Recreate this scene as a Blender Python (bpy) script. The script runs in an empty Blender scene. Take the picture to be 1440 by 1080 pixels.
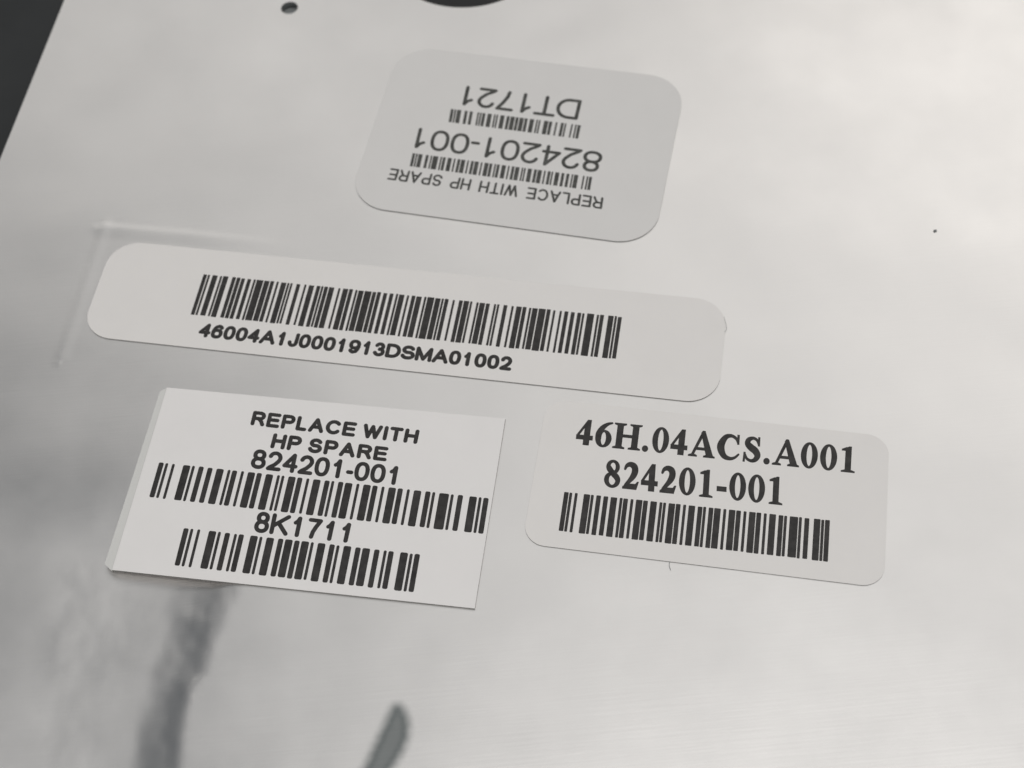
import bpy, bmesh, math, random
from mathutils import Vector, Matrix
from mathutils import geometry as mgeo
from mathutils import noise as mnoise

random.seed(7)
scene = bpy.context.scene
col = scene.collection
MM = 0.001                                   # everything below is written in millimetres

# sizes and places measured on the panel plane, in mm
CAM_RIGHT = (0.995502, -0.080051, -0.05067)
CAM_UP = (0.09474, 0.841157, 0.532427)
CAM_BACK = (-0.0, -0.534833, 0.844958)
LENS = 53.473
LABEL_1 = (4.868, 158.313, 2.85326, 47.061, 33.772)
LABEL_2 = (-14.960, 126.791, -0.23885, 92.483, 17.501)
LABEL_3 = (-28.081, 99.526, -0.21637, 48.460, 28.524)
LABEL_4 = (24.682, 94.428, -0.24043, 46.766, 22.479)
Q1_REPLACE = [(-14.746, 9.007), (18.658, 8.741), (18.673, 11.029), (-14.888, 11.272)]
Q1_BARS_B = [(-12.317, 5.374), (15.968, 5.241), (15.79, 7.887), (-12.43, 7.983)]
Q1_NUMBER = [(-13.187, 0.245), (16.256, -0.025), (16.036, 4.181), (-13.215, 4.427)]
Q1_BARS_A = [(-8.706, -4.603), (12.153, -4.65), (11.905, -1.909), (-8.762, -1.829)]
Q1_DT = [(-7.97, -9.787), (10.836, -9.905), (10.622, -5.707), (-8.006, -5.564)]
Q2_BARS = [(-30.872, -3.124), (31.423, -3.096), (31.435, 4.142), (-30.887, 4.163)]
Q2_SERIAL = [(-28.942, -6.817), (17.104, -6.95), (17.076, -4.543), (-28.874, -4.372)]
Q3_REPLACE = [(-10.963, 9.433), (12.731, 8.918), (12.761, 11.193), (-10.997, 11.787)]
Q3_SPARE = [(-7.387, 6.122), (9.018, 5.767), (8.968, 8.005), (-7.361, 8.529)]
Q3_NUMBER = [(-9.457, 2.74), (10.876, 2.29), (10.843, 5.23), (-9.585, 5.806)]
Q3_BARS_A = [(-22.092, -3.168), (23.735, -3.645), (23.704, 1.738), (-22.125, 2.297)]
Q3_CODE = [(-6.8, -6.756), (6.076, -6.924), (6.098, -3.976), (-6.924, -3.584)]
Q3_BARS_B = [(-16.055, -12.709), (15.984, -12.935), (15.928, -7.489), (-16.17, -7.159)]
Q4_PART = [(-18.565, 4.585), (19.003, 5.027), (19.009, 8.946), (-18.648, 8.524)]
Q4_NUMBER = [(-13.861, -1.403), (9.847, -1.058), (9.725, 3.04), (-14.116, 2.677)]
Q4_BARS = [(-18.792, -8.801), (16.089, -8.524), (16.059, -2.528), (-18.861, -2.942)]
STRIP_3 = [(-22.145, 8.172), (-24.251, -14.336), (-25.197, -13.665), (-25.569, -13.395), (-25.515, -12.554), (-25.138, 13.612), (-24.549, 14.151), (-23.735, 14.236)]
PANEL_EDGE = [(-69.56, 199.43), (-72.23, 187.51), (-74.63, 176.64), (-77.02, 165.39)]
BIG_HOLE = [(-9.31, 191.35), (7.82, 189.05), (-0.54, 188.5)]
SMALL_HOLE = [(-31.17, 192.42), (-32.73, 192.63), (-29.62, 192.22), (-31.18, 190.92), (-31.17, 193.94)]
CREASE_TOP = [(-59.79, 149.29), (-48.25, 146.66), (-37.39, 144.0), (-27.74, 141.36)]
CREASE_LEFT = [(-59.79, 149.29), (-62.19, 137.23), (-64.89, 124.65)]
RIDGE = [(-35.61, 92.2), (-37.41, 86.2), (-39.73, 81.44), (-41.54, 76.75), (-43.14, 72.63), (-43.91, 68.99), (-44.59, 63.17), (-45.74, 57.16)]
SLOT = [(-22.04, 60.98), (-20.65, 63.79), (-19.43, 66.11), (-18.57, 67.86), (-18.11, 68.37), (-17.5, 68.03), (-16.94, 66.6), (-17.03, 64.52), (-17.9, 62.53), (-19.19, 60.7), (-21.71, 57.45), (-24.27, 58.13)]
F1 = [(18.2, 84.47), (18.04, 83.98), (18.13, 83.26)]
F2 = [(31.03, 121.79), (31.08, 120.79), (31.13, 119.8), (30.72, 119.11)]
SPECK = [(64.01, 133.43)]
FRAME = [(-80.77, 200.94), (88.82, 178.18), (56.21, 53.38), (-67.15, 65.36)]


# ------------------------------------------------------------------ camera
cd = bpy.data.cameras.new('camera')
cam = bpy.data.objects.new('camera', cd)
col.objects.link(cam)
cd.sensor_width = 36.0
cd.lens = LENS
cd.clip_start = 0.01
cd.clip_end = 20.0
R_, U_, B_ = Vector(CAM_RIGHT), Vector(CAM_UP), Vector(CAM_BACK)
mw = Matrix((R_, U_, B_)).transposed().to_4x4()
mw.translation = Vector((0, 0, 180 * MM))
cam.matrix_world = mw
cd.dof.use_dof = True
cd.dof.focus_distance = 0.203
cd.dof.aperture_fstop = 26.0
scene.camera = cam

# ------------------------------------------------------------------ room light (indoors: lamps, added fill lights and a dim room)
world = bpy.data.worlds.new("World")
scene.world = world
world.use_nodes = True
bg = world.node_tree.nodes['Background']
bg.inputs['Color'].default_value = (0.86, 0.93, 1.0, 1)
bg.inputs['Strength'].default_value = 0.12


def area(name, loc, target, sx, sy, power, color):
    l = bpy.data.lights.new(name, 'AREA')
    l.shape = 'RECTANGLE'
    l.size, l.size_y = sx, sy
    l.energy = power
    l.color = color
    o = bpy.data.objects.new(name, l)
    o.location = loc
    d = Vector(target) - Vector(loc)
    o.rotation_euler = d.to_track_quat('-Z', 'Y').to_euler()
    col.objects.link(o)
    return o


area('ceiling_panel', (1.06, 1.10, 2.1), (1.06, 1.10, 0), 3.0, 3.0, 14.3, (1.0, 0.98, 0.955))
area('ceiling_lamp', (1.05, 1.75, 1.45), (0.0, 0.12, 0), 1.6, 1.2, 4.3, (1.0, 0.955, 0.90))
area('far_fill', (-0.9, 2.6, 2.0), (0.0, 0.12, 0), 1.6, 1.4, 4.2, (1.0, 0.97, 0.93))  # unseen fill light, added to brighten the foil at far left
area('overhead_fill', (0.15, -0.30, 1.55), (0.0, 0.1, 0), 0.5, 0.45, 11.0, (1.0, 0.985, 0.965))  # unseen fill light added above, lifts the label faces

scene.view_settings.view_transform = 'Standard'
scene.view_settings.look = 'None'
scene.view_settings.exposure = 0.0
scene.view_settings.gamma = 1.0


# ------------------------------------------------------------------ materials
def mat(name):
    m = bpy.data.materials.new(name)
    m.use_nodes = True
    nt = m.node_tree
    return m, nt, nt.nodes['Principled BSDF']


def node(nt, typ, **kw):
    n = nt.nodes.new(typ)
    for k, v in kw.items():
        setattr(n, k, v)
    return n


def noise(nt, scale, detail=3.0, rough=0.5, stretch=None, rot=0.0):
    tc = node(nt, 'ShaderNodeTexCoord')
    n = node(nt, 'ShaderNodeTexNoise')
    n.inputs['Scale'].default_value = scale
    n.inputs['Detail'].default_value = detail
    n.inputs['Roughness'].default_value = rough
    if stretch:
        mp = node(nt, 'ShaderNodeMapping')
        mp.inputs['Scale'].default_value = stretch
        mp.inputs['Rotation'].default_value = (0, 0, rot)
        nt.links.new(tc.outputs['Object'], mp.inputs['Vector'])
        nt.links.new(mp.outputs['Vector'], n.inputs['Vector'])
    else:
        nt.links.new(tc.outputs['Object'], n.inputs['Vector'])
    return n


def ramp(nt, src, a, b, lo=0.3, hi=0.7):
    r = node(nt, 'ShaderNodeMapRange')
    r.inputs['From Min'].default_value = lo
    r.inputs['From Max'].default_value = hi
    r.inputs['To Min'].default_value = a
    r.inputs['To Max'].default_value = b
    nt.links.new(src, r.inputs['Value'])
    return r.outputs['Result']


def mixcol(nt, fac, a, b):
    m = node(nt, 'ShaderNodeMix', data_type='RGBA')
    nt.links.new(fac, m.inputs['Factor'])
    m.inputs['A'].default_value = (*a, 1)
    m.inputs['B'].default_value = (*b, 1)
    return m.outputs['Result']


def bump(nt, src, strength, dist, prev=None):
    b = node(nt, 'ShaderNodeBump')
    b.inputs['Strength'].default_value = strength
    b.inputs['Distance'].default_value = dist
    nt.links.new(src, b.inputs['Height'])
    if prev:
        nt.links.new(prev, b.inputs['Normal'])
    return b.outputs['Normal']


# brushed silver foil
m_foil, nt, p = mat('silver_foil')
p.inputs['Metallic'].default_value = 1.0
c1 = noise(nt, 45, 4, 0.55)
nt.links.new(mixcol(nt, ramp(nt, c1.outputs['Fac'], 0, 1), (0.862, 0.844, 0.827), (0.898, 0.88, 0.862)), p.inputs['Base Color'])
base = p.inputs['Base Color'].links[0].from_socket
at = node(nt, 'ShaderNodeAttribute', attribute_name='dark_oblong')  # soft dark grey oblong mixed into the foil colour
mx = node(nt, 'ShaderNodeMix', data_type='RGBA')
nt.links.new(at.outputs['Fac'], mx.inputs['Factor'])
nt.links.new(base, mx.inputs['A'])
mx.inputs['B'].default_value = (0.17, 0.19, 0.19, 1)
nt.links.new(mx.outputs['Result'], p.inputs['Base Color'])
c2 = noise(nt, 70, 5, 0.6)
nt.links.new(ramp(nt, c2.outputs['Fac'], 0.32, 0.38), p.inputs['Roughness'])
w1 = noise(nt, 24, 2, 0.45)
w2 = noise(nt, 1.0, 3, 0.6, stretch=(90, 2600, 90), rot=0.216)
w3 = noise(nt, 3500, 2, 0.5)
n1 = bump(nt, w1.outputs['Fac'], 1.0, 0.0009)
n2 = bump(nt, w2.outputs['Fac'], 0.45, 0.00002, n1)
n3 = bump(nt, w3.outputs['Fac'], 0.25, 0.00001, n2)
nt.links.new(n3, p.inputs['Normal'])


def paper(name, colr, rough, spec=0.5):
    m, nt, p = mat(name)
    c = noise(nt, 130, 4, 0.6)
    d = tuple(x * 0.975 for x in colr)
    nt.links.new(mixcol(nt, ramp(nt, c.outputs['Fac'], 0, 1), d, colr), p.inputs['Base Color'])
    p.inputs['Roughness'].default_value = rough
    p.inputs['Specular IOR Level'].default_value = spec
    g = noise(nt, 2200, 3, 0.6)
    nt.links.new(bump(nt, g.outputs['Fac'], 0.12, 0.00003), p.inputs['Normal'])
    return m


m_paper_grey = paper('grey_white_polyester', (0.755, 0.737, 0.718), 0.5)
m_paper = paper('white_label_paper', (0.845, 0.818, 0.793), 0.55)
m_paper_matt = paper('matt_thermal_paper', (0.885, 0.861, 0.845), 0.6)
m_backing = paper('pale_backing_paper', (0.72, 0.715, 0.69), 0.5)


m_cut = paper('shaded_cut_edge', (0.33, 0.32, 0.30), 0.8, 0.2)  # shade on the label sides is put into this darker edge colour


def ink(name, colr):
    m, nt, p = mat(name)
    c = noise(nt, 900, 4, 0.6)
    nt.links.new(mixcol(nt, ramp(nt, c.outputs['Fac'], 0, 1), tuple(x * 0.7 for x in colr), tuple(x * 1.7 for x in colr)),
                 p.inputs['Base Color'])
    p.inputs['Roughness'].default_value = 0.55
    p.inputs['Specular IOR Level'].default_value = 0.35
    return m


m_ink = ink('black_thermal_ink', (0.028, 0.026, 0.025))
m_ink_grey = ink('thin_grey_ink', (0.06, 0.06, 0.055))

m_dark, nt, p = mat('black_table_laminate')
c = noise(nt, 60, 4, 0.6)
nt.links.new(mixcol(nt, ramp(nt, c.outputs['Fac'], 0, 1), (0.016, 0.018, 0.019), (0.024, 0.026, 0.027)), p.inputs['Base Color'])
p.inputs['Roughness'].default_value = 0.6
m_edge, nt, p = mat('grey_plastic_tray')
c = noise(nt, 200, 3, 0.5)
nt.links.new(mixcol(nt, ramp(nt, c.outputs['Fac'], 0, 1), (0.19, 0.20, 0.20), (0.25, 0.26, 0.26)), p.inputs['Base Color'])
p.inputs['Roughness'].default_value = 0.5
m_black, nt, p = mat('black_plastic')
p.inputs['Base Color'].default_value = (0.012, 0.012, 0.012, 1)
c = noise(nt, 300, 3, 0.5)
nt.links.new(ramp(nt, c.outputs['Fac'], 0.5, 0.65), p.inputs['Roughness'])


# ------------------------------------------------------------------ foil relief (mm)
def smooth(t):
    t = max(0.0, min(1.0, t))
    return t * t * (3 - 2 * t)


def seg_info(x, y, pts):
    """signed distance (left of direction +), arc parameter 0..1, end factor"""
    best = None
    L = [math.dist(pts[i], pts[i + 1]) for i in range(len(pts) - 1)]
    T = sum(L)
    s0 = 0
    for i in range(len(pts) - 1):
        (ax, ay), (bx, by) = pts[i], pts[i + 1]
        dx, dy = bx - ax, by - ay
        t = ((x - ax) * dx + (y - ay) * dy) / (L[i] ** 2)
        tc = max(0, min(1, t))
        px, py = ax + dx * tc, ay + dy * tc
        d = math.hypot(x - px, y - py)
        sg = 1 if (dx * (y - ay) - dy * (x - ax)) > 0 else -1
        if best is None or d < best[0] - 1e-9:
            best = (d, sg * d, (s0 + tc * L[i]) / T)
        s0 += L[i]
    return best[1], best[2]


def lipped(d, inner, outer):
    """ridge: steep on d<0 side, gentle on the d>0 side"""
    if d < 0:
        return smooth(1 + d / outer)
    return smooth(1 - d / inner)


def seg_dist(x, y, a, b):
    dx, dy = b[0] - a[0], b[1] - a[1]
    t = max(0, min(1, ((x - a[0]) * dx + (y - a[1]) * dy) / (dx * dx + dy * dy)))
    return math.hypot(x - a[0] - dx * t, y - a[1] - dy * t)


def inside_poly(x, y, P):
    r = False
    j = len(P) - 1
    for i in range(len(P)):
        if (P[i][1] > y) != (P[j][1] > y) and x < (P[j][0] - P[i][0]) * (y - P[i][1]) / (P[j][1] - P[i][1]) + P[i][0]:
            r = not r
        j = i
    return r


def poly_dist(x, y, P):
    return min(seg_dist(x, y, P[i], P[i - 1]) for i in range(len(P)))


LABELS = [LABEL_1, LABEL_2, LABEL_3, LABEL_4]


def label_gap(x, y):
    """distance in mm from the nearest label rectangle (0 inside)"""
    best = 1e9
    for (cx, cy, a, w, h) in LABELS:
        c, s = math.cos(a), math.sin(a)
        dx, dy = x - cx, y - cy
        u, v = abs(c * dx + s * dy) - w / 2, abs(-s * dx + c * dy) - h / 2
        best = min(best, math.hypot(max(u, 0), max(v, 0)))
    return best


def relief(x, y):
    z = 0.0
    g = label_gap(x, y)
    m = smooth((g - 0.2) / 2.5)
    # crease of the folded film edge round the long label (corner at CREASE_TOP[0])
    if -80 < x < -20 and 115 < y < 160:
        d, t = seg_info(x, y, CREASE_TOP)
        z += 0.06 * lipped(-d, 2.6, 0.8) * smooth((1.0 - t) / 0.6) * smooth(g / 0.8)
        d, t = seg_info(x, y, CREASE_LEFT)
        z += 0.055 * lipped(d, 2.0, 0.8) * smooth(min(1, (1.0 - t) / 0.05 + 0.0)) * smooth(g / 0.8)
        q = math.hypot((x - CREASE_LEFT[-1][0]) / 1.0, (y - CREASE_LEFT[-1][1]) / 0.35)
        z += 0.12 * smooth(1 - q)
    # shallow dent that starts under the square label and narrows towards the front
    if 30 < y < 125:
        d, t = seg_info(x, y, RIDGE)
        lx, ly, la, lw, lh = LABEL_3
        vin = -math.sin(la) * (x - lx) + math.cos(la) * (y - ly) + lh / 2 - 1.0   # mm above the label's front edge
        q = -d + 0.9 * mnoise.noise(Vector((x * 0.22, y * 0.22, 3.1))) + 0.35 * mnoise.noise(Vector((x * 0.7, y * 0.5, 1.7)))  # distance to the left of the dent's sharp shoulder
        if q > 0:
            k = smooth(t / 0.5)
            w = DENT_W[0] + (DENT_W[1] - DENT_W[0]) * k
            depth = DENT_DEPTH[0] + (DENT_DEPTH[1] - DENT_DEPTH[0]) * smooth(t / 0.9)
            s = q / w
            if s < 1:
                fall = (s * s / 0.25) if s < 0.25 else (0.25 + (s - 0.25) * 2 - (s - 0.25) ** 2 / 0.75 )
                fall /= (0.25 + 1.5 - 0.75)
            else:
                fall = 1 - smooth((q - w) / 34.0)
            z -= depth * fall * smooth(1 - vin / 13)
    return z


DENT_W = (12.0, 7.2)
DENT_DEPTH = (1.3, 1.05)


# ------------------------------------------------------------------ mesh helpers
def link_mesh(name, verts, faces, material, parent=None, smooth_faces=False, scale=MM):
    me = bpy.data.meshes.new(name)
    me.from_pydata([(v[0] * scale, v[1] * scale, v[2] * scale) for v in verts], [], faces)
    me.materials.append(material)
    me.update()
    bm = bmesh.new()
    bm.from_mesh(me)
    bmesh.ops.recalc_face_normals(bm, faces=bm.faces)
    bm.to_mesh(me)
    bm.free()
    if smooth_faces:
        for f in me.polygons:
            f.use_smooth = True
    o = bpy.data.objects.new(name, me)
    col.objects.link(o)
    if parent:
        o.parent = parent
    return o


def cdt(points, loops):
    """points + closed loops -> verts, tris"""
    vs = [Vector(p) for p in points]
    es = []
    for L in loops:
        b = len(vs)
        vs += [Vector(p) for p in L]
        n = len(L)
        es += [(b + i, b + (i + 1) % n) for i in range(n)]
    r = mgeo.delaunay_2d_cdt(vs, es, [], 0, 1e-6)
    return r[0], r[2]


def circle(cx, cy, rx, ry, n=48, rot=0.0):
    c, s = math.cos(rot), math.sin(rot)
    out = []
    for i in range(n):
        a = 2 * math.pi * i / n
        u, v = rx * math.cos(a), ry * math.sin(a)
        out.append((cx + c * u - s * v, cy + s * u + c * v))
    return out


def densify(P, step):
    out = []
    for i in range(len(P)):
        a, b = P[i], P[(i + 1) % len(P)]
        n = max(1, int(math.dist(a, b) / step))
        for k in range(n):
            out.append((a[0] + (b[0] - a[0]) * k / n, a[1] + (b[1] - a[1]) * k / n))
    return out


def catmull(P, closed=True, n=6):
    out = []
    N = len(P)
    rng = range(N if closed else N - 1)
    for i in rng:
        g = (lambda k: P[k % N]) if closed else (lambda k: P[max(0, min(N - 1, k))])
        p0, p1, p2, p3 = g(i - 1), g(i), g(i + 1), g(i + 2)
        for k in range(n):
            t = k / n
            out.append(tuple(0.5 * ((2 * b) + (c - a) * t + (2 * a - 5 * b + 4 * c - d) * t * t + (3 * b - a - 3 * c + d) * t ** 3)
                             for a, b, c, d in zip(p0, p1, p2, p3)))
    if not closed:
        out.append(tuple(P[-1]))
    return out


def rounded_rect(w, h, r, n=14):
    P = []
    if r <= 0:
        return [(-w / 2, -h / 2), (w / 2, -h / 2), (w / 2, h / 2), (-w / 2, h / 2)]
    for cx, cy, a0 in ((w / 2 - r, h / 2 - r, 0), (-w / 2 + r, h / 2 - r, 90), (-w / 2 + r, -h / 2 + r, 180), (w / 2 - r, -h / 2 + r, 270)):
        for k in range(n + 1):
            a = math.radians(a0 + 90 * k / n)
            P.append((cx + r * math.cos(a), cy + r * math.sin(a)))
    return P


# ------------------------------------------------------------------ the table and the foil-faced panel
def slab(name, x0, x1, y0, y1, z0, z1, material, parent=None):
    v = [(x, y, z) for z in (z0, z1) for (x, y) in ((x0, y0), (x1, y0), (x1, y1), (x0, y1))]
    f = [(0, 3, 2, 1), (4, 5, 6, 7), (0, 1, 5, 4), (1, 2, 6, 5), (2, 3, 7, 6), (3, 0, 4, 7)]
    return link_mesh(name, v, f, material, parent)


t = slab('table_top', -900, 900, -600, 900, -34, -4.0, m_dark)
t['kind'] = 'structure'

ANG = -0.2140
ca, sa = math.cos(ANG), math.sin(ANG)


def to_world(u, v):
    return (u * ca - v * sa, u * sa + v * ca)


def to_local(x, y):
    return (x * ca + y * sa, -x * sa + y * ca)


left_u = sum(to_local(*q)[0] for q in PANEL_EDGE) / len(PANEL_EDGE)
u0, u1, v0, v1 = left_u, left_u + 255.0, -15.0, 232.0
corner = 4.0


def panel_outline():
    P = rounded_rect(u1 - u0, v1 - v0, corner, 8)
    return [(x + (u0 + u1) / 2, y + (v0 + v1) / 2) for x, y in P]


outline_w = [to_world(*q) for q in densify(panel_outline(), 2.0)]
bhx = (BIG_HOLE[0][0] + BIG_HOLE[1][0]) / 2 - 0.3
BIG_R = 14.0
big_c = (bhx + 0.5, BIG_HOLE[2][1] + BIG_R * 1.0)
big_loop = circle(big_c[0], big_c[1], BIG_R, BIG_R, 96)
small_c = (SMALL_HOLE[0][0], SMALL_HOLE[0][1])
small_loop = circle(small_c[0], small_c[1], 1.42, 1.42, 40)
slot_loop = catmull(SLOT, True, 5)
HOLES = [big_loop, small_loop]


def build_foil():
    pts = []
    step = 3.0
    u = u0 + step * 0.5
    while u < u1:
        v = v0 + step * 0.5
        while v < v1:
            x, y = to_world(u + random.uniform(-.1, .1), v + random.uniform(-.1, .1))
            if all(poly_dist(x, y, L) > 0.4 and not inside_poly(x, y, L) for L in HOLES):
                pts.append((x, y))
            v += step
        u += step
    fine = [(-72, -22, 119, 153, 0.45), (-62, -24, 50, 92, 0.6), (-28, -12, 54, 73, 0.28)]
    for (xa, xb, ya, yb, st) in fine:
        x = xa
        while x < xb:
            y = ya
            while y < yb:
                if label_gap(x, y) > 0 and to_local(x, y)[0] > u0 + 0.5:
                    pts.append((x + random.uniform(-.05, .05), y + random.uniform(-.05, .05)))
                y += st
            x += st
    V, F = cdt(pts, [outline_w] + HOLES)
    faces = []
    for f in F:
        cx = sum(V[i][0] for i in f) / 3
        cy = sum(V[i][1] for i in f) / 3
        if not inside_poly(cx, cy, outline_w) or any(inside_poly(cx, cy, L) for L in HOLES):
            continue
        faces.append(tuple(f))
    verts = [(v[0], v[1], relief(v[0], v[1])) for v in V]
    return verts, faces


fv, ff = build_foil()
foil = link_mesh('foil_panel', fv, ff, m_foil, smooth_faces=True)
foil['label'] = 'large brushed silver foil panel with punched holes that carries all the labels'
foil['category'] = 'metal panel'
oblong = foil.data.attributes.new('dark_oblong', 'FLOAT', 'POINT')  # mask of the dark oblong, soft around the slot outline
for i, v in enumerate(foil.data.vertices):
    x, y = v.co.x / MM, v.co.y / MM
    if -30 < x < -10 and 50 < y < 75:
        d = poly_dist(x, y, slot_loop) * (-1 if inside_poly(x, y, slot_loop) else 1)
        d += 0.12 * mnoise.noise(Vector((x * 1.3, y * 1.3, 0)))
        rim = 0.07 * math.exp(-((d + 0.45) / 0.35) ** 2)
        oblong.data[i].value = min(1, smooth(0.5 - (d - 0.4) / 1.7) * 0.84 + rim)
if foil.data.polygons[0].normal.z < 0:
    foil.data.flip_normals()


def wall(name, loop, depth, material, parent, z_of=relief, flare=0.0):
    n = len(loop)
    cx = sum(p[0] for p in loop) / n
    cy = sum(p[1] for p in loop) / n
    v = [(x, y, z_of(x, y)) for x, y in loop]
    v += [(x + (x - cx) * flare, y + (y - cy) * flare, z_of(x, y) - depth) for x, y in loop]
    f = [(i, (i + 1) % n, n + (i + 1) % n, n + i) for i in range(n)]
    return link_mesh(name, v, f, material, parent, smooth_faces=True)


wall('panel_edge', outline_w, 1.1, m_foil, foil)
wall('hole_rim', big_loop, 1.1, m_edge, foil)
wall('hole_rim', small_loop, 1.0, m_edge, foil)


def disc(name, loop, z, material, parent):
    n = len(loop)
    return link_mesh(name, [(x, y, z) for x, y in loop], [tuple(range(n))], material, parent)


disc('screw_seat', circle(small_c[0], small_c[1] , 2.4, 2.4, 32), -1.45, m_edge, foil)
disc('hole_floor', circle(big_c[0], big_c[1], BIG_R + 3, BIG_R + 3, 48), -2.6, m_black, foil)
sp = SPECK[0]
o = link_mesh('dust_speck', [(x, y, 0.01 + (0.18 if k % 2 else 0.05)) for k, (x, y) in enumerate(circle(sp[0], sp[1], .28, .2, 8))] + [(sp[0], sp[1], 0.3)],
              [(k, (k + 1) % 8, 8) for k in range(8)], m_edge)
o['label'] = 'tiny dark speck of dust on the bare bright foil at right'
o['category'] = 'dust speck'

# ------------------------------------------------------------------ Code 128
C128 = """212222 222122 222221 121223 121322 131222 122213 122312 132212 221213 221312 231212 112232 122132 122231 113222
123122 123221 223211 221132 221231 213212 223112 312131 311222 321122 321221 312212 322112 322211 212123 212321 232121
111323 131123 131321 112313 132113 132311 211313 231113 231311 112133 112331 132131 113123 113321 133121 313121 211331
231131 213113 213311 213131 311123 311321 331121 312113 312311 332111 314111 221411 431111 111224 111422 121124 121421
141122 141221 112214 112412 122114 122411 142112 142211 241211 221114 413111 241112 134111 111242 121142 121241 114212
124112 124211 411212 421112 421211 212141 214121 412121 111143 111341 131141 114113 114311 411113 411311 113141 114131
311141 411131 211412 211214 211232 2331112""".split()


def code128(syms):
    chk = (syms[0] + sum(i * s for i, s in enumerate(syms) if i)) % 103
    pat = ''.join(C128[s] for s in syms + [chk, 106])
    bars, x = [], 0
    for i, ch in enumerate(pat):
        w = int(ch)
        if i % 2 == 0:
            bars.append((x, w))
        x += w
    return bars, x


def code_b(s):
    return [104] + [ord(c) - 32 for c in s]


def bilin(Q, s, t):
    a, b, c, d = Q
    return ((a[0] * (1 - s) + b[0] * s) * (1 - t) + (d[0] * (1 - s) + c[0] * s) * t,
            (a[1] * (1 - s) + b[1] * s) * (1 - t) + (d[1] * (1 - s) + c[1] * s) * t)


def barcode(parent, Q, syms, z, material, gain=0.25, rnd=0.5, jag=0.0):
    bars, total = code128(syms)
    Wd = math.dist(Q[0], Q[1])
    H = math.dist(Q[0], Q[3])
    mod = Wd / total
    verts, faces = [], []
    for bx, bw in bars:
        x0, x1 = (bx - gain / 2) * mod, (bx + bw + gain / 2) * mod
        r = min((x1 - x0) / 2 * 0.98, rnd * mod)
        y0, y1 = random.uniform(-jag, jag), H + random.uniform(-jag, jag)
        ring = []
        for cx, cy, a0 in ((x1 - r, y1 - r, 0), (x0 + r, y1 - r, 90), (x0 + r, y0 + r, 180), (x1 - r, y0 + r, 270)):
            for k in range(4):
                a = math.radians(a0 + 30 * k)
                ring.append((cx + r * math.cos(a), cy + r * math.sin(a)))
        b = len(verts)
        for (x, y) in ring:
            q = bilin(Q, x / Wd, y / H)
            verts.append((q[0], q[1], z))
        faces.append(tuple(range(b, b + len(ring))))
    return link_mesh('barcode', verts, faces, material, parent)


# ------------------------------------------------------------------ lettering
def arc(cx, cy, rx, ry, a0, a1, n=14):
    return [(cx + rx * math.cos(math.radians(a0 + (a1 - a0) * k / n)), cy + ry * math.sin(math.radians(a0 + (a1 - a0) * k / n)))
            for k in range(n + 1)]


def sup(cx, cy, rx, ry, n=32, e=0.85):
    out = []
    for k in range(n + 1):
        a = 2 * math.pi * k / n
        c, s = math.cos(a), math.sin(a)
        out.append((cx + rx * math.copysign(abs(c) ** e, c), cy + ry * math.copysign(abs(s) ** e, s)))
    return out


SANS = {
    '0': (.68, [sup(.5, .5, .5, .5)]),
    '1': (.36, [[(0, .72), (.5, .80), (.85, .93), (1, 1), (1, 0)]]),
    '2': (.68, [arc(.5, .70, .47, .30, 165, -12) + [(.86, .50), (.55, .27), (.15, .10), (0, 0), (1, 0)]]),
    '3': (.66, [arc(.47, .75, .43, .25, 160, -85), arc(.47, .27, .53, .27, 85, -160)]),
    '4': (.70, [[(.76, 0), (.76, 1), (0, .30), (1, .30)]]),
    '6': (.68, [sup(.5, .31, .5, .31, e=.9), arc(.55, .60, .50, .40, 40, 90) + [(.25, .92), (.06, .70), (0, .50), (0, .3)]]),
    '7': (.66, [[(0, 1), (1, 1), (.66, .62), (.44, .30), (.36, 0)]]),
    '8': (.68, [sup(.5, .765, .42, .235, e=.92), sup(.5, .265, .5, .265, e=.92)]),
    '9': (.68, [sup(.5, .69, .5, .31, e=.9), arc(.45, .40, .50, .40, 220, 270) + [(.75, .08), (.94, .30), (1, .50), (1, .7)]]),
    '-': (.34, [[(0, .36), (1, .36)]]),
    'A': (.92, [[(0, 0), (.5, 1), (1, 0)], [(.2, .33), (.8, .33)]]),
    'C': (.92, [arc(.53, .5, .53, .5, 42, 318, 24)]),
    'D': (.86, [[(0, 0), (0, 1), (.45, 1)] + arc(.45, .5, .55, .5, 80, -80, 16) + [(.45, 0), (0, 0)]]),
    'E': (.80, [[(1, 1), (0, 1), (0, 0), (1, 0)], [(0, .52), (.92, .52)]]),
    'H': (.84, [[(0, 0), (0, 1)], [(1, 0), (1, 1)], [(0, .52), (1, .52)]]),
    'I': (.0, [[(0, 0), (0, 1)]]),
    'J': (.60, [[(1, 1), (1, .30)] + arc(.5, .28, .5, .28, 0, -180, 12)]),
    'K': (.86, [[(0, 0), (0, 1)], [(1, 1), (0, .36)], [(.36, .60), (1, 0)]]),
    'L': (.66, [[(0, 1), (0, 0), (1, 0)]]),
    'M': (.96, [[(0, 0), (0, 1), (.5, .05), (1, 1), (1, 0)]]),
    'P': (.80, [[(0, 0), (0, 1), (.6, 1)] + arc(.62, .74, .38, .26, 85, -85, 12) + [(.6, .48), (0, .48)]]),
    'R': (.84, [[(0, 0), (0, 1), (.6, 1)] + arc(.60, .75, .38, .25, 85, -85, 12) + [(.6, .50), (0, .50)], [(.52, .50), (.78, .32), (1, 0)]]),
    'S': (.82, [arc(.5, .735, .44, .265, 25, 180, 12) + arc(.5, .735, .44, .24, 190, 250, 5) + arc(.5, .265, .5, .26, 70, -10, 7) + arc(.5, .265, .5, .265, -20, -165, 12)]),
    'T': (.80, [[(0, 1), (1, 1)], [(.5, 1), (.5, 0)]]),
    'W': (1.16, [[(0, 1), (.26, 0), (.5, .96), (.74, 0), (1, 1)]]),
}


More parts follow.
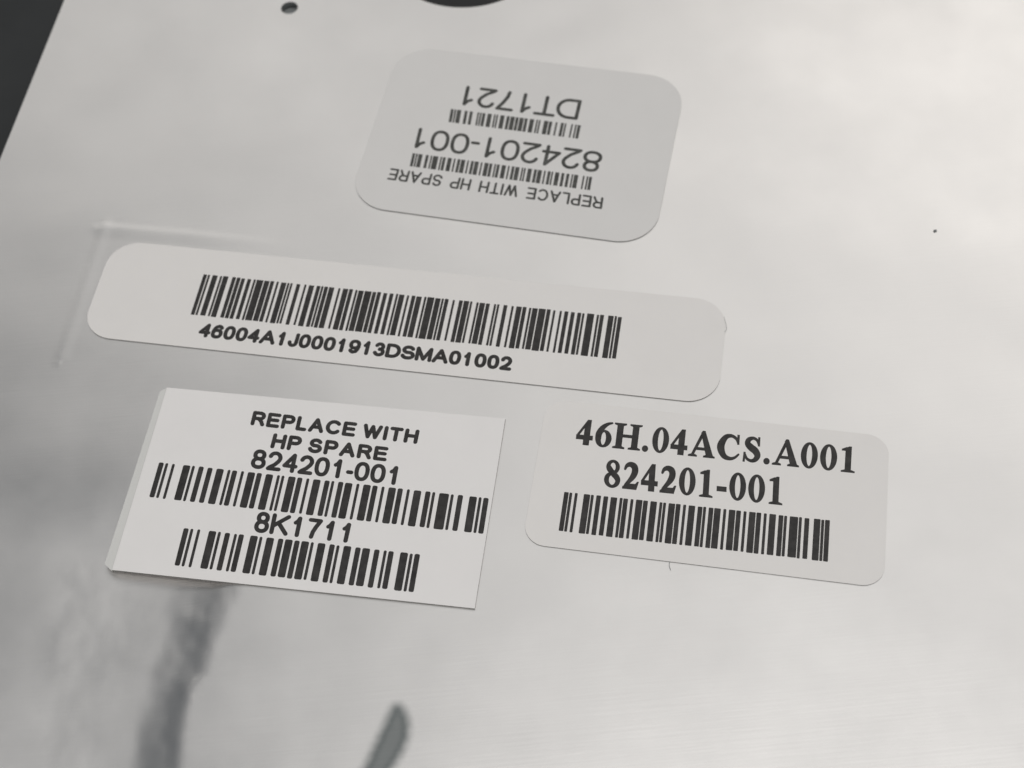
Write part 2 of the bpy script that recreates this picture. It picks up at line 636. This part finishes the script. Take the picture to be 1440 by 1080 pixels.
def capsule(a, b, ra, rb, n=8):
    ang = math.atan2(b[1] - a[1], b[0] - a[0])
    P = []
    for k in range(n + 1):
        t = ang - math.pi / 2 + math.pi * k / n
        P.append((b[0] + rb * math.cos(t), b[1] + rb * math.sin(t)))
    for k in range(n + 1):
        t = ang + math.pi / 2 + math.pi * k / n
        P.append((a[0] + ra * math.cos(t), a[1] + ra * math.sin(t)))
    return P


def sans_glyph(ch, r, wide):
    w, strokes = SANS[ch]
    w = w * wide
    W = max(w, 0) + (2 * r if w == 0 else 0)
    inner = max(W - 2 * r, 0.0)
    solids = []
    for st in strokes:
        P = [(r + x * inner, r + y * (1 - 2 * r)) for x, y in st]
        for i in range(len(P) - 1):
            if math.dist(P[i], P[i + 1]) > 1e-6:
                solids.append(capsule(P[i], P[i + 1], r, r))
    return W, solids, []


def var(P, n=5):
    Q = catmull(P, False, n)
    return [capsule(Q[i][:2], Q[i + 1][:2], max(Q[i][2], .01), max(Q[i + 1][2], .01), 6) for i in range(len(Q) - 1)]


def ring(cx, cy, rx, ry, ix, iy):
    o, i = circle(cx, cy, rx, ry, 36), circle(cx, cy, ix, iy, 28)
    quads = []
    n = 36
    i = circle(cx, cy, ix, iy, n)
    for k in range(n):
        quads.append([o[k], o[(k + 1) % n], i[(k + 1) % n], i[k]])
    return quads


def band(outer, inner):
    n = len(outer)
    return [[outer[k], outer[(k + 1) % n], inner[(k + 1) % n], inner[k]] for k in range(n)]


SERIF = {
    '0': (.745, ring(.37, .5, .33, .505, .125, .435)),
    '1': (.745, [[(.27, .04), (.49, .04), (.49, 1.0), (.41, 1.0), (.27, .93)], [(.12, 0), (.65, 0), (.65, .035), (.52, .075), (.25, .075), (.12, .035)],
                 [(.12, .84), (.30, .84), (.30, .965), (.12, .885)]]),
    '2': (.745, var([(.10, .73, .035), (.17, .86, .06), (.32, .915, .085), (.48, .84, .115), (.52, .68, .12), (.46, .50, .105), (.33, .32, .075), (.16, .13, .05)])
          + [[(.04, 0), (.61, 0), (.69, .28), (.64, .28), (.57, .19), (.20, .18), (.04, .06)]]),
    '4': (.745, [[(.34, 0), (.57, 0), (.57, 1.0), (.44, 1.0), (.34, .84)], [(.03, .21), (.70, .21), (.70, .37), (.03, .37)],
                 [(.03, .36), (.12, .36), (.42, .84), (.45, 1.0), (.42, .98)]]),
    '6': (.745, ring(.375, .325, .325, .34, .115, .27) + var([(.67, .975, .025), (.50, .92, .05), (.30, .76, .09), (.17, .52, .115), (.16, .30, .11)])),
    '8': (.745, ring(.37, .755, .27, .255, .125, .175) + ring(.37, .27, .325, .285, .15, .20) + var([(.20, .72, .09), (.33, .56, .10), (.50, .42, .10), (.58, .30, .08)])),
    'H': (1.15, [[(.13, 0), (.37, 0), (.37, 1), (.13, 1)], [(.78, 0), (1.02, 0), (1.02, 1), (.78, 1)], [(.36, .46), (.79, .46), (.79, .56), (.36, .56)]]
          + [[(a, b), (a + .48, b), (a + .48, b + .04), (a + .38, b + .075), (a + .1, b + .075), (a, b + .04)] for a in (.01, .66) for b in (0,)]
          + [[(a, 1), (a + .48, 1), (a + .48, .96), (a + .38, .925), (a + .1, .925), (a, .96)] for a in (.01, .66)]),
    'A': (1.07, [[(.10, .03), (.19, .03), (.55, .86), (.50, 1.02)], [(.46, .95), (.51, 1.03), (.60, 1.03), (1.01, .03), (.74, .03)],
                 [(.24, .27), (.70, .27), (.70, .36), (.24, .36)], [(0, 0), (.34, 0), (.34, .04), (.26, .075), (.08, .075), (0, .04)],
                 [(.62, 0), (1.07, 0), (1.07, .04), (.98, .075), (.70, .075), (.62, .04)]]),
    'C': (1.05, var([(.88, .70, .03), (.79, .86, .045), (.58, .955, .055), (.34, .86, .095), (.185, .5, .14), (.33, .15, .10), (.58, .05, .06), (.78, .10, .04), (.93, .24, .028)], 6)
          + [[(.84, 1.01), (.91, 1.01), (.92, .64), (.86, .64)]]),
    'S': (.80, var([(.64, .72, .03), (.56, .88, .04), (.40, .95, .05), (.22, .87, .085), (.19, .71, .105), (.34, .57, .125), (.52, .45, .125), (.62, .28, .11), (.54, .11, .08), (.38, .05, .05), (.20, .12, .04), (.10, .30, .03)], 6)
          + [[(.61, 1.0), (.67, 1.0), (.68, .66), (.62, .66)], [(.05, 0), (.11, 0), (.12, .36), (.06, .36)]]),
    '.': (.37, [circle(.17, .095, .115, .115, 20)]),
    '-': (.49, [[(.05, .27), (.43, .27), (.43, .43), (.05, .43)]]),
}


def fatten(P, d):
    """move the sides of a convex outline outwards by d"""
    n = len(P)
    A = sum(P[i][0] * P[(i + 1) % n][1] - P[(i + 1) % n][0] * P[i][1] for i in range(n))
    sg = 1 if A > 0 else -1
    out = []
    for i in range(n):
        (ax, ay), (bx, by), (cx, cy) = P[i - 1][:2], P[i][:2], P[(i + 1) % n][:2]
        l1, l2 = math.hypot(bx - ax, by - ay) or 1e-9, math.hypot(cx - bx, cy - by) or 1e-9
        n1 = ((by - ay) / l1 * sg, -(bx - ax) / l1 * sg)
        n2 = ((cy - by) / l2 * sg, -(cx - bx) / l2 * sg)
        mx, my = n1[0] + n2[0], n1[1] + n2[1]
        k = 2 * d / max(mx * mx + my * my, 0.8)
        out.append((bx + mx * k, by + my * k))
    return out


def union(solids):
    """merge overlapping convex outlines into one sheet of triangles"""
    V, F = cdt([], solids)
    V = [(v[0], v[1]) for v in V]
    box = [(min(p[0] for p in s), max(p[0] for p in s), min(p[1] for p in s), max(p[1] for p in s)) for s in solids]
    keep = []
    for f in F:
        cx = sum(V[i][0] for i in f) / len(f)
        cy = sum(V[i][1] for i in f) / len(f)
        for s, b in zip(solids, box):
            if b[0] <= cx <= b[1] and b[2] <= cy <= b[3] and inside_poly(cx, cy, s):
                keep.append(tuple(f))
                break
    return V, keep


_cache = {}


def lettering(parent, Q, text, z, material, style='sans', r=.08, gap=.12, wide=1.0, digit=None, space=.38, name='printed_line'):
    def layout(extra):
        glyphs, x = [], 0.0
        for ch in text:
            if ch == ' ':
                x += space + extra
                continue
            if style == 'serif':
                w, solids = SERIF[ch]
                adv = w + gap
                off = 0.0
            else:
                w, solids, _ = sans_glyph(ch, r, wide)
                if digit and ch.isdigit():
                    off = (digit - gap - w) * (0.35 if ch == '1' else 0.5)
                    adv = digit
                else:
                    off, adv = 0.0, w + gap
            key = (style, ch, r, wide)
            if key not in _cache:
                _cache[key] = union([fatten(s, r) for s in solids] if style == 'serif' else solids)
            V, F = _cache[key]
            lo = min(v[0] for v in V)
            hi = max(v[0] for v in V)
            glyphs.append((x + off, V, F, x + off + lo, x + off + hi))
            x += adv + extra
        return glyphs
    glyphs = layout(0.0)
    want = math.dist(Q[0], Q[1]) / math.dist(Q[0], Q[3])
    if style != 'serif':
        glyphs = layout((want - (glyphs[-1][4] - glyphs[0][3])) / max(1, len(text) - 1))
    X0 = glyphs[0][3]
    X1 = glyphs[-1][4]
    verts, faces = [], []
    for gx, V, F, a, b in glyphs:
        base = len(verts)
        for vx, vy in V:
            q = bilin(Q, (gx + vx - X0) / (X1 - X0), vy)
            verts.append((q[0], q[1], z))
        faces += [tuple(base + i for i in f) for f in F]
    return link_mesh(name, verts, faces, material, parent)


# ------------------------------------------------------------------ labels
def make_label(spec, radius, thick, paper_mat, text, wobble=0.0):
    cx, cy, a, w, h = spec
    e = bpy.data.objects.new('sticker', None)
    e.empty_display_size = 0.01
    e.location = (cx * MM, cy * MM, 0.0)
    e.rotation_euler = (0, 0, a)
    col.objects.link(e)
    e['label'] = text
    e['category'] = 'label'
    e['group'] = 'printed labels stuck on the foil panel'
    P = densify(rounded_rect(w, h, radius), 2.0) if radius <= 0 else rounded_rect(w, h, radius)
    rnd = random.Random(int(w * 10))
    P = densify(P, 2.5)
    P = [(x + rnd.uniform(-wobble, wobble), y + rnd.uniform(-wobble, wobble)) for x, y in P]
    n = len(P)
    bev = thick * 0.08
    def shrink(d):
        return [(x * (1 - 2 * d / w), y * (1 - 2 * d / h)) for x, y in P]
    v = [(x, y, -0.02) for x, y in P] + [(x, y, thick - bev) for x, y in P] + [(x, y, thick) for x, y in shrink(bev)]
    f = [(i, (i + 1) % n, n + (i + 1) % n, n + i) for i in range(n)]
    f += [(n + i, n + (i + 1) % n, 2 * n + (i + 1) % n, 2 * n + i) for i in range(n)]
    f.append(tuple(range(2 * n, 3 * n)))
    f.append(tuple(range(n - 1, -1, -1)))
    o = link_mesh('label_sheet', v, f, paper_mat, e)
    o.data.materials.append(m_cut)
    for pf in o.data.polygons:
        if abs(pf.normal.z) < 0.3:
            pf.material_index = 1
    return e


INK = 0.012

# grey rounded label, upside down
l1 = make_label(LABEL_1, 6.0, 0.16, m_paper_grey,
                'rounded grey label stuck upside down near the round hole, printed DT1721', 0.0)
z = 0.16 + INK
lettering(l1, Q1_REPLACE, 'REPLACE WITH HP SPARE', z, m_ink_grey, r=.078, gap=.12, wide=.80, space=.52)
barcode(l1, Q1_BARS_B, code_b('824201-001'), z, m_ink_grey, gain=0.32, rnd=0.15)
lettering(l1, Q1_NUMBER, '824201-001', z, m_ink_grey, r=.068, gap=.05, wide=1.04, digit=.80)
barcode(l1, Q1_BARS_A, code_b('DT1721'), z, m_ink_grey, gain=0.32, rnd=0.15)
lettering(l1, Q1_DT, 'DT1721', z, m_ink_grey, r=.070, gap=.05, wide=1.04, digit=.80)

# long serial number label
l2 = make_label(LABEL_2, 4.6, 0.16, m_paper,
                'long white rounded label with a wide barcode over a bold serial number', 0.0)
serial = [105, 46, 0, 100] + [ord(c) - 32 for c in '4A1J0'] + [99, 0, 19, 13, 100] + [ord(c) - 32 for c in 'DSMA0'] + [99, 10, 2]
barcode(l2, Q2_BARS, serial, z, m_ink, gain=0.40, rnd=0.35, jag=0.05)
lettering(l2, Q2_SERIAL, '46004A1J0001913DSMA01002', z, m_ink, r=.118, gap=.06, wide=1.04, digit=.80)

# square-cornered label with the backing strip showing
l3 = make_label(LABEL_3, 0.0, 0.30, m_paper_matt,
                'square cornered white label with two barcodes and its backing strip showing', 0.0)
z3 = 0.30 + INK
lettering(l3, Q3_REPLACE, 'REPLACE WITH', z3, m_ink, r=.122, gap=.22, wide=1.0, space=.42)
lettering(l3, Q3_SPARE, 'HP SPARE', z3, m_ink, r=.122, gap=.22, wide=1.0, space=.42)
lettering(l3, Q3_NUMBER, '824201-001', z3, m_ink, r=.098, gap=.10, wide=1.0, digit=.80)
barcode(l3, Q3_BARS_A, code_b('824201-001'), z3, m_ink, gain=0.26, rnd=0.7, jag=0.03)
lettering(l3, Q3_CODE, '8K1711', z3, m_ink, r=.095, gap=.10, wide=.93, digit=.76)
barcode(l3, Q3_BARS_B, code_b('8K1711'), z3, m_ink, gain=0.26, rnd=0.7, jag=0.03)
n = len(STRIP_3)
sv = [(x, y, 0.0) for x, y in STRIP_3] + [(x, y, 0.06) for x, y in STRIP_3]
sf = [tuple(range(n, 2 * n))] + [(i, (i + 1) % n, n + (i + 1) % n, n + i) for i in range(n)]
link_mesh('backing_strip', sv, sf, m_backing, l3)

# serif label
l4 = make_label(LABEL_4, 3.0, 0.13, m_paper,
                'white rounded label printed in bold serif letters beside the square cornered one', 0.0)
z4 = 0.13 + INK
lettering(l4, Q4_PART, '46H.04ACS.A001', z4, m_ink, style='serif', gap=.035, r=.016)
lettering(l4, Q4_NUMBER, '824201-001', z4, m_ink, style='serif', gap=.035, r=.016)
barcode(l4, Q4_BARS, code_b('824201-001'), z4, m_ink, gain=0.60, rnd=0.45, jag=0.03)


def fibre(pts, rad, text, name='lint_fibre'):
    P = catmull(pts, False, 6)
    verts, faces = [], []
    for i, (x, y, zz) in enumerate(P):
        a, b = P[max(0, i - 1)], P[min(len(P) - 1, i + 1)]
        dx, dy = b[0] - a[0], b[1] - a[1]
        L = math.hypot(dx, dy) or 1
        nx, ny = -dy / L, dx / L
        for k in range(5):
            t_ = 2 * math.pi * k / 5
            verts.append((x + nx * rad * math.cos(t_), y + ny * rad * math.cos(t_), zz + rad * math.sin(t_)))
    for i in range(len(P) - 1):
        for k in range(5):
            faces.append((i * 5 + k, i * 5 + (k + 1) % 5, (i + 1) * 5 + (k + 1) % 5, (i + 1) * 5 + k))
    o = link_mesh(name, verts, faces, m_edge, None, smooth_faces=True)
    o['label'] = text
    o['category'] = 'lint'
    return o


fibre([(F1[0][0], F1[0][1], .05), (F1[1][0], F1[1][1], .10), (F1[2][0], F1[2][1], .06)], 0.035,
      'tiny dark fibre poking out below the bottom edge of the serif printed label')
fibre([(q[0], q[1], .1 + .15 * (i % 2)) for i, q in enumerate(F2)], 0.02,
      'curled pale fibre caught on the right edge of the long serial label')
